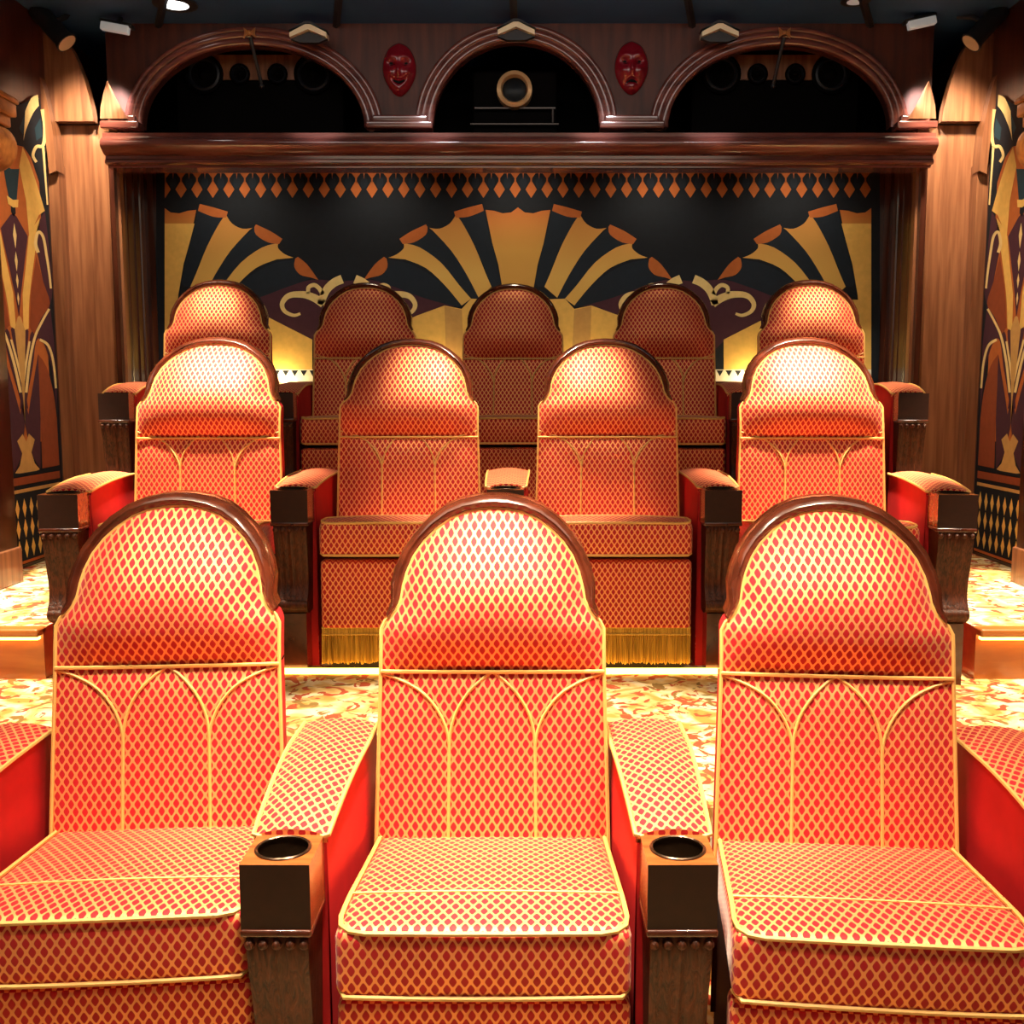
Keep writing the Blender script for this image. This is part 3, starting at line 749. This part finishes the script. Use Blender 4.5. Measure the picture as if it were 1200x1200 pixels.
# ------------------------------------------------------------------ side tapestries
SM = [T_NAVY, T_PALE, T_ORANGE, T_PURP, T_CREAM, T_RUST, T_TEAL, T_PALE2, M_GILD]
YAX = atx(12.5, 200, XL + .012).y
def AX(y): return 12.5 + (y - 200) * .048
def side_tapestry(sg):
    m = MB(); XW = (XL + .012) if sg < 0 else (XR - .012)
    def pos(px, py, mirror=False, lift=0):
        v = atx(AX(py) if px is None else px, py, XL + .012); y = YAX if px is None else v.y
        if mirror: y = 2 * YAX - y
        return Vector((XW - sg * lift, y, v.z))
    def put(pts, mat, lift, mir=True):
        m.poly([pos(a, b, False, lift) for a, b in pts], mat)
        if mir:
            q = [pos(a, b, True, lift) for a, b in pts][::-1]
            q = [Vector((v.x, max(v.y, 5.105), v.z)) for v in q]; m.poly(q, mat)
    def quad(y0, y1, z0, z1, mat, lift):
        m.poly([(XW - sg * lift, y0, z0), (XW - sg * lift, y1, z0), (XW - sg * lift, y1, z1), (XW - sg * lift, y0, z1)], mat)
    y0, y1 = 5.1, 5.84; zt = 2.98; zb = ZA + .02
    quad(y0, y1, zb, zt, 0, 0)
    quad(5.11, 5.74, 1.25, 2.95, 2, .001)
    S = None
    # (frame positions of the left panel, right half)
    put([(S, 130), (45, 112), (47, 122), (52, 165), (55, 205), (57, 240), (46, 215), (36, 185), (27, 172), (S, 168)], 0, .002)
    put(sm([(29, 130), (36, 115), (44, 111)], 3) + sm([(45, 124), (38, 133), (30, 152), (27, 165)], 3), 4, .0026)
    put([(22, 150), (30, 130), (33, 133), (26, 158)], 6, .0024)
    put([(40, 150), (47, 138), (49, 160), (42, 165)], 6, .0028)
    put(sm([(26, 172), (34, 190), (44, 220), (52, 247)], 3) + sm([(45, 252), (38, 268), (34, 280)], 3) + [(30, 235), (22, 195)], 1, .0022)
    for q in ribbon([(49, 128), (52, 150), (50, 170), (42, 172), (38, 182), (42, 190)], 2.2, 1.6): put(list(q), 4, .003)
    for q in ribbon([(50, 172), (52, 200), (55, 240)], 1.5, .9): put(list(q), 4, .003)
    put([(S, 198), (22, 198), (19, 234), (S, 234)], 6, .0026); put([(S, 234), (21, 234), (20.5, 243), (S, 243)], 1, .0026); put([(S, 243), (17.5, 243), (18, 250), (S, 254)], 0, .0026)
    put([(S, 250), (19, 254), (32, 277), (28, 310), (24, 345), (S, 372)], 3, .0026)
    for yy, hh in ((276, 15), (306, 12), (329, 9), (350, 8)): put([(S, yy - hh), (AX(yy) + 4 - yy * .005, yy), (S, yy + hh)], 4, .0032)
    put(sm([(33, 277), (37, 268), (46, 255)], 3) + sm([(45, 268), (40, 300), (34, 350), (33, 385)], 3) + [(27, 388), (26, 345), (30, 310)], 1, .0024)
    put(sm([(52, 247), (57, 290), (61, 340), (58, 356)], 3) + sm([(52, 340), (44, 300), (40, 282), (46, 258)], 3), 3, .0024)
    for q in ribbon([(44, 296), (41, 285), (44, 272), (50, 278), (54, 300), (57, 320), (59, 338)], 2.0, 1.2): put(list(q), 4, .0032)
    put(sm([(42, 300), (50, 330), (58, 356), (48, 372), (40, 392)], 3) + [(34, 384), (36, 340)], 5, .0026)
    put([(S, 370), (24, 372), (29, 388), (28.5, 430), (28, 470), (29, 500), (30, 520), (33, 535), (S, 540)], 7, .0034)
    put(sm([(27, 388), (33, 388), (30, 420), (27, 470), (23, 480)], 3) + [(25, 430)], 3, .0024)
    put(sm([(35, 392), (46, 372), (58, 358)], 3) + sm([(63, 400), (66, 450), (66, 480)], 3) + sm([(60, 430), (50, 400), (42, 400), (38, 430), (31, 470), (27, 520)], 3) + [(23, 490), (28, 450)], 3, .0022)
    for q in ribbon([(30, 460), (34, 425), (40, 396), (48, 378), (57, 362)], 1.6, 1.3): put(list(q), 4, .003)
    for q in ribbon([(46, 398), (56, 405), (62, 425), (65, 455)], 1.6, 1.2): put(list(q), 4, .003)
    for q in ribbon([(26, 455), (30, 425), (34, 400)], 1.4, 1.2): put(list(q), 4, .003)
    put(sm([(44, 415), (54, 430), (62, 460), (66, 490)], 3) + [(69, 545), (49, 549), (47, 490)], 5, .0028)
    put(sm([(44, 415), (40, 440), (35, 470), (31, 505), (35, 530)], 3) + [(47, 550), (47, 490)], 3, .0026)
    put([(S, 518), (33, 508), (40, 515), (36, 530), (40, 543), (46, 550), (S, 556)], 7, .0036)
    # lower bands and lattice of spindles
    quad(5.11, 5.80, 1.04, 1.08, 5, .0044); quad(5.11, 5.80, 1.085, 1.10, 0, .0042); quad(5.11, 5.80, 1.0, 1.018, 7, .0044)
    quad(5.11, 5.80, .635, .65, 2, .0044); quad(5.11, 5.80, .65, .995, 0, .0038)
    for i in range(9):
        yy = 5.15 + i * .075
        for j in range(3):
            zz = .71 + j * .105
            m.poly([(XW - sg * .0044, yy, zz - .05), (XW - sg * .0044, yy + .022, zz), (XW - sg * .0044, yy, zz + .05), (XW - sg * .0044, yy - .022, zz)], 1)
    o = m.build('tapestry', SM, None, 0)
    return tag(o, 'tall narrow art deco tapestry on the %s side wall, gold and black plumes' % ('left' if sg < 0 else 'right'), 'tapestry')
side_tapestry(-1); side_tapestry(1)

# ------------------------------------------------------------------ pilasters with scrolled capitals
for sg in (-1, 1):
    XW = XL if sg < 0 else XR
    r = thing('pilaster', 'wooden pilaster with gilded spiral scroll capital at the %s edge' % ('left' if sg < 0 else 'right'), 'pilaster', (XW, 4.77, ZA))
    d = -sg
    def bx(mm, a, b, y0, y1, z0, z1): mm.cushion(min(d * a, d * b), max(d * a, d * b), y0, y1, z0, z1, .008, (1, 1, 1))
    m = MB(); bx(m, .004, .17, -.17, .20, .16, 2.25); m.build('shaft', M_MAHOG, r)
    m = MB(); bx(m, .004, .185, -.34, .21, 0, .17); m.build('base', M_BOARD, r)
    zv = atx(0, 163, XW if sg < 0 else XL).z; c = Vector((d * .125, .12, at(0, 163, 4.87).z - ZA))
    m = MB(); bx(m, .004, .23, -.25, .30, c.z + .14, c.z + .2); bx(m, .004, .21, -.22, .28, c.z + .09, c.z + .145); bx(m, .004, .24, -.26, .31, c.z + .2, c.z + .225); m.build('capital', M_GILD, r)
    m = MB()
    m.lathe([(.001, .03), (.1, .03), (.108, .015), (.108, -.16), (.001, -.16)], c, 'y', 28)
    sp = []
    for i in range(90):
        a = i / 90 * 2 * PI * 3.2; rr = .102 * (1 - i / 96)
        sp.append(c + Vector((d * rr * math.cos(a), -.034, rr * math.sin(a))))
    m.tube(sp, .0075, 6, 1); m.sphere(c + Vector((0, -.035, 0)), .018, 1)
    m.build('volute', [M_GILD, M_GOLD], r)

# ------------------------------------------------------------------ speakers in the side arches
def speaker(cx, label):
    Y = 6.22; s = (at(cx, 88, Y) - at(cx + 1, 88, Y)).length
    c = at(cx, 88, Y); r = thing('loudspeaker', label, 'speaker', (c.x, Y, zc1 - .015))
    h0 = c.z - (zc1 - .015)
    m = MB(); m.cushion(-98 * s, 98 * s, 0, .3, 0, h0 + 27 * s, .012, (4, 2, 2), matf=lambda ax, sg_: 0); m.build('cabinet', M_SPK, r)
    m = MB(); pts = [(-96, 22), (96, 22), (84, 2), (66, -6), (-66, -6), (-84, 2)]
    m.prism([(a * s, h0 + b * s) for a, b in pts], 'y', -.012, 0); m.build('baffle', M_BOARD, r, 0)
    for dx, rr, nm in ((-64, 21, 'woofer'), (64, 21, 'woofer'), (-22, 11, 'midrange_driver'), (22, 11, 'midrange_driver')):
        m = MB(); o = (dx * s, -.012, h0); R_ = rr * s
        m.lathe([(R_ * 1.08, 0), (R_ * 1.08, .012), (R_ * .98, .02), (R_ * .9, .012), (R_ * .78, .018), (R_ * .7, .008), (R_ * .35, -.03 + .03), (R_ * .3, .004), (R_ * .2, .014), (.001, .018)], o, 'y', 28, matf=lambda i: 0 if i < 2 else 1 if i in (3, 4) else 0)
        m.build(nm, [M_SPK, M_RIB], r)
    return r
speaker(304, 'wide dark loudspeaker with four round drivers in the left arch')
speaker(909, 'wide dark loudspeaker with four round drivers in the right arch')

# ------------------------------------------------------------------ projector in the middle arch
Y = 6.1; c = at(603, 106, Y); s = (at(603, 106, Y) - at(604, 106, Y)).length
pr_ = thing('projector', 'black projector with bright brass lens ring in the middle arch', 'projector', (c.x, Y, zc1 - .015)); h0 = c.z - (zc1 - .015)
m = MB(); m.cushion(-50 * s, 50 * s, .03, .45, .0, h0 + 24 * s, .02, (4, 2, 2)); m.build('body', M_SPK, pr_)
m = MB(); m.tube([(-47 * s, .0, h0 - 20 * s), (48 * s, .0, h0 - 20 * s)], .006, 6); m.tube([(45 * s, .0, h0 - 20 * s), (45 * s, .0, h0 - 36 * s)], .006, 6); m.tube([(-52 * s, .0, h0 - 38 * s), (52 * s, .0, h0 - 38 * s)], .005, 6); m.build('shelf_rail', plain('dull_steel', (.12, .1, .09), .4, .6), pr_)
m = MB(); m.lathe([(14.5 * s, -.04), (14.5 * s, .03), (16 * s, .045), (20.5 * s, .035), (21 * s, .0), (21 * s, -.04)], (0, 0, h0), 'y', 32); o = m.build('lens_ring', M_CHROME, pr_); o['label'] = 'shiny brass lens ring'
m = MB(); m.lathe([(.001, .012), (8 * s, .008), (14.6 * s, -.004), (14.6 * s, -.04)], (0, 0, h0), 'y', 28); m.build('lens', plain('lens_glass', (.006, .009, .012), .35, spec=.2), pr_)

# ------------------------------------------------------------------ red theatrical masks
def mask(cx, cy, happy, label):
    Y = YP - .005; s = (at(cx, cy, Y) - at(cx + 1, cy, Y)).length; c = at(cx, cy, Y)
    o_ = thing('theater_mask', label, 'mask', (c.x, Y, c.z)); m = MB()
    g = lambda x, y, sx, sy: math.exp(-(x / sx) ** 2 - (y / sy) ** 2)
    def f(u, a):
        rr = u; x = rr * math.cos(a); y = rr * math.sin(a)
        wx = 20 * (1 - .28 * max(0, -y) ** 1.5); X = x * wx; Yv = y * 30
        d = 15 * (1 - rr ** 2) ** .6 if rr < 1 else 0
        d += 5 * g(x, y + .12, .13, .22)                                   # nose
        d += 3.2 * (g(x - .42, y - .42, .3, .1) + g(x + .42, y - .42, .3, .1))   # brows
        d += 3.5 * (g(x - .5, y + .18, .22, .18) + g(x + .5, y + .18, .22, .18))  # cheeks
        d -= 7 * (g(x - .4, y - .18, .22, .1) + g(x + .4, y - .18, .22, .1))     # eyes
        my = -.52 + (.16 * x * x * 4 if happy else -.16 * x * x * 4)
        d -= 7 * g(x, y - my, .42, .07); d += 2.5 * g(x, y + .8, .25, .12) 
        d += 1.2 * math.sin(a * 9) * max(0, y) * rr ** 3
        return (X * s, -max(d, 0) * s * .8, Yv * s)
    m.grid(f, [0.001] + frange(.06, 1, 22), frange(0, 2 * PI, 56)); m.build('face', M_REDMASK, o_, 70, merge=True)
    for sx in (-1, 1):
        m = MB(); p = f(math.hypot(.4, .18), math.atan2(.18, .4 * sx)); m.lathe([(.001, .006), (3.8 * s, .004), (4.6 * s, -.004)], (p[0], p[1], p[2]), 'y', 14); m.build('eye_opening', M_NICHE, o_)
    m = MB(); q = []
    for t in frange(-1, 1, 10):
        x = .36 * t; y = -.52 + (.64 * x * x if happy else -.64 * x * x); p = f(math.hypot(x, y), math.atan2(y, x)); q.append((p[0], p[1] - .002, p[2]))
    m.tube(q, lambda u: .003 + 1.7 * s * math.sin(PI * u), 6); m.build('mouth_opening', M_NICHE, o_)
mask(468, 82, True, 'glossy red theatrical face mask between the left and middle arches')
mask(740, 80, False, 'glossy red theatrical face mask between the middle and right arches')

# ------------------------------------------------------------------ gold bows with hanging rods
for cx, lab in ((293, 'small gilded bow with a dark hanging rod on the left arch'), (919, 'small gilded bow with a dark hanging rod on the right arch')):
    Y = 5.9; c = at(cx, 39, Y); s = .0047
    r = thing('bow_ornament', lab, 'ornament', tuple(c), 0, 'gilded bows'); m = MB()
    pts = [(-7, 6), (-2, 2), (2, 2), (7, 6), (6, 0), (7, -6), (2, -2), (-2, -2), (-7, -6), (-6, 0)]
    m.prism([(a * s, b * s) for a, b in pts], 'y', -.012, .0); m.sphere((0, -.012, 0), .012); m.build('bow', M_GILD, r, 30)
    m = MB(); dx = .03 if cx < 600 else -.03; m.tube([(0, .0, -.02), (dx, .1, -.24)], .01, 8); m.sphere((dx, .1, -.245), .014); m.build('rod', M_DARK, r)

# ------------------------------------------------------------------ small lights on top of the arches
def picture_light(cx, cy, tilt, w, label, mat):
    Y = 5.78; c = at(cx, cy, Y); s = .0046
    r = thing('picture_light', label, 'light', tuple(c)); r.rotation_euler = (0, tilt, 0)
    m = MB()
    if tilt == 0:
        pts = [(-w, -2), (-3, 7), (3, 7), (w, -2), (w, -7), (0, 1.5), (-w, -7)]
        m.prism([(a * s, b * s) for a, b in pts], 'y', -.03, .04); m.build('shade', mat, r, 0)
        m = MB(); m.prism([(a * s, b * s) for a, b in [(-w, -7), (0, 1), (w, -7), (w * .5, -11), (-w * .5, -11)]], 'y', .0, .03); m.build('lens', M_DARK, r, 0)
        m = MB(); m.prism([(a * s, b * s) for a, b in [(-w - 1, 0), (-3, 10), (3, 10), (w + 1, 0), (3, 7.5), (-3, 7.5)]], 'y', -.034, .05); m.tube([(0, .02, 7 * s), (0, .10, 11 * s)], .012, 8); m.build('housing', M_DARK, r, 0)
    else:
        m.cushion(-w * s, w * s, -.02, .02, -4.5 * s, 4.5 * s, .006, (1, 1, 1)); m.build('lens', mat, r)
        m = MB(); m.cushion(-w * s - .01, w * s + .01, -.01, .05, 3 * s, 8 * s, .006, (1, 1, 1)); m.tube([(0, .03, 6 * s), (0, .06, 15 * s)], .012, 8); m.build('housing', M_DARK, r)
    return r
picture_light(362, 38, 0, 21, 'pale roof-shaped light above the left arch, right of the bow', M_CREAMLT)
picture_light(605, 35, 0, 21, 'pale roof-shaped light at the crown of the middle arch', M_CREAMLT)
picture_light(843, 37, 0, 21, 'pale roof-shaped light above the right arch, left of the bow', M_CREAMLT)
picture_light(135, 33, D(10), 16, 'tilted pale rectangular light at the upper left corner of the arches', M_LAMPDIM)
picture_light(1080, 27, D(-12), 16, 'tilted pale rectangular light at the upper right corner of the arches', M_LAMPDIM)

# black spotlights at the top of the curved side boards
for sg, lab in ((-1, 'black spotlight on the left curved side board, angled down'), (1, 'black spotlight on the right curved side board, angled down')):
    px = 58 if sg < 0 else 1158; c = at(px, 28, 5.75); r = thing('spotlight', lab, 'light', tuple(c)); r.rotation_euler = (0, -sg * D(-52) if sg < 0 else D(-52) * -sg, 0)
    r.rotation_euler = (0, D(48) * (1 if sg < 0 else -1), 0)
    m = MB(); m.lathe([(.001, -.10), (.045, -.10), (.05, -.08), (.05, .10), (.06, .12), (.06, .13), (.001, .13)], (0, 0, 0), 'x', 16)
    if sg > 0:
        for v in m.V: v.x = -v.x
    m.build('housing', M_DARK, r)
    m = MB(); e = .131 * (1 if sg < 0 else -1); m.lathe([(.001, e), (.052, e), (.052, e * .97)], (0, 0, 0), 'x', 16); m.build('lens', M_CREAMLT, r)
    m = MB(); m.tube([(0, .0, .0), (0, .06, .08), (-.03, .1, .14)], .014, 8); m.build('bracket', M_DARK, r)

# recessed ceiling lights
for px, py, rad, mat, lab in ((205, 3, .09, M_LAMP, 'bright white recessed ceiling light at upper left'), (1003, -1, .06, M_LAMPDIM, 'faint pale recessed ceiling light at upper right')):
    a = (px - CX) / F; b = (600 - py) / F
    d = Vector((a, math.cos(TH) + b * math.sin(TH), -math.sin(TH) + b * math.cos(TH))); p = CAM + d * ((ZC - CAM.z) / d.z)
    r = thing('ceiling_light', lab, 'light', (p.x, p.y, ZC))
    m = MB(); m.lathe([(rad, -.002), (rad * 1.25, -.002), (rad * 1.25, -.012), (rad, -.014)], (0, 0, 0), 'z', 24); m.build('trim_ring', M_DARK, r)
    m = MB(); m.lathe([(.001, -.02), (rad, -.012), (rad, -.001)], (0, 0, 0), 'z', 24); m.build('lens', mat, r)

# ------------------------------------------------------------------ lighting
WARM = (1, .78, .54); HOT = (1, .82, .58); COOL = (1, .93, .85)
def spot(loc, tgt, e, size, blend=.6, col=WARM, rad=.06):
    l = bpy.data.lights.new('downlight', 'SPOT'); l.energy = e; l.spot_size = D(size); l.spot_blend = blend; l.color = col; l.shadow_soft_size = rad
    o = bpy.data.objects.new('downlight', l); C.objects.link(o); o.location = loc
    o.rotation_euler = (Vector(tgt) - Vector(loc)).to_track_quat('-Z', 'Y').to_euler(); return o
def area(loc, tgt, e, sx, sy, col=WARM):
    l = bpy.data.lights.new('fill_light', 'AREA'); l.shape = 'RECTANGLE'; l.size = sx; l.size_y = sy; l.energy = e; l.color = col  # added fill, no matching fixture
    o = bpy.data.objects.new('fill_light', l); C.objects.link(o); o.location = loc
    o.rotation_euler = (Vector(tgt) - Vector(loc)).to_track_quat('-Z', 'Y').to_euler(); return o
zl = 3.4
# front row
spot((0, 2.2, zl), (0, 2.4, .6), 900, 36); spot((-.9, 1.75, zl), (-.8, 2.1, .4), 480, 44); spot((.9, 1.7, zl), (.8, 2.0, .4), 480, 44)
spot((0, 1.45, zl), (0, 2.3, .5), 420, 50)
# middle row
spot((0, 4.5, zl), (0, 4.62, 1.0), 560, 36); spot((-1.38, 4.2, zl), (-1.30, 4.45, 1.2), 1250, 28); spot((1.38, 4.2, zl), (1.30, 4.45, 1.2), 1250, 28)
spot((0, 3.7, zl), (0, 4.5, 1.1), 150, 34)
# back row outer seats
spot((-1.85, 5.4, zl), (-1.75, 5.62, 1.6), 240, 32); spot((1.85, 5.4, zl), (1.75, 5.62, 1.6), 240, 32)
# aisles
spot((-2.2, 4.4, zl), (-2.2, 4.6, .6), 1300, 34, col=HOT); spot((2.2, 4.4, zl), (2.2, 4.6, .6), 1300, 34, col=HOT)
spot((-2.1, 3.2, zl), (-2.0, 3.4, .4), 900, 36, col=HOT); spot((2.1, 3.2, zl), (2.0, 3.4, .4), 900, 36, col=HOT)
spot((-.42, 3.2, zl), (-.42, 3.4, .4), 750, 22, col=HOT); spot((.42, 3.2, zl), (.42, 3.4, .4), 750, 22, col=HOT)
# boards either side
spot((-2.2, 5.35, 3.42), (-2.33, 5.97, 2.75), 210, 52, 1, col=HOT); spot((2.24, 5.35, 3.42), (2.37, 5.97, 2.75), 210, 52, 1, col=HOT)
# small cool lamps washing the ends of the arches and the cornice
for sg in (-1, 1):
    q = at(607 + sg * 466, 52, 5.62); t_ = at(607 + sg * 474, 118, 5.9); spot(tuple(q), tuple(t_), 110, 30, .7, (.85, .93, 1), .02)
for x in (-1.05, -.42, .45, 1.05): spot((x, 4.95, 3.44), (x, 5.78, 2.96), 60, 20, .9, (.95, .95, 1), .05)
# wash on the side tapestries
spot((-1.2, 4.6, 3.4), (-2.5, 5.5, 1.8), 140, 50, .9); spot((1.2, 4.6, 3.4), (2.55, 5.5, 1.8), 140, 50, .9)
# unseen washers added in the top of the recess to light the tapestry
for x in (-1.65, -.82, 0, .82, 1.65): spot((x, 6.02, 2.86), (x, 6.45, 2.3), 22, 120, 1, (1, .84, .6), .04)
# uplights along the ledge under the tapestry
for x in (-1.43, -.44, .43, 1.43):
    l = bpy.data.lights.new('ledge_uplight', 'POINT'); l.energy = 5; l.color = (1, .74, .34); l.shadow_soft_size = .015
    o = bpy.data.objects.new('ledge_uplight', l); C.objects.link(o); o.location = (x, YT - .085, zled - .018)
# broad soft fill, added overhead and not a fixture of the room
area((0, 2.0, 3.45), (0, 2.2, 0), 52, 3.6, 2.0, (1, .82, .6)); area((0, -.8, 2.8), (0, 4, 1.0), 14, 3.5, 1.2, (1, .85, .68))
area((0, 4.9, 3.46), (0, 6.0, 3.0), 9, 3.0, .3, (1, .9, .82))  # added strip that gives the cornice its sheen
w = bpy.data.worlds.new('room_ambient'); bpy.context.scene.world = w; w.use_nodes = True
w.node_tree.nodes['Background'].inputs[0].default_value = (1, .8, .6, 1); w.node_tree.nodes['Background'].inputs[1].default_value = .02
vs = bpy.context.scene.view_settings; vs.view_transform = 'Standard'; vs.look = 'None'; vs.exposure = 0
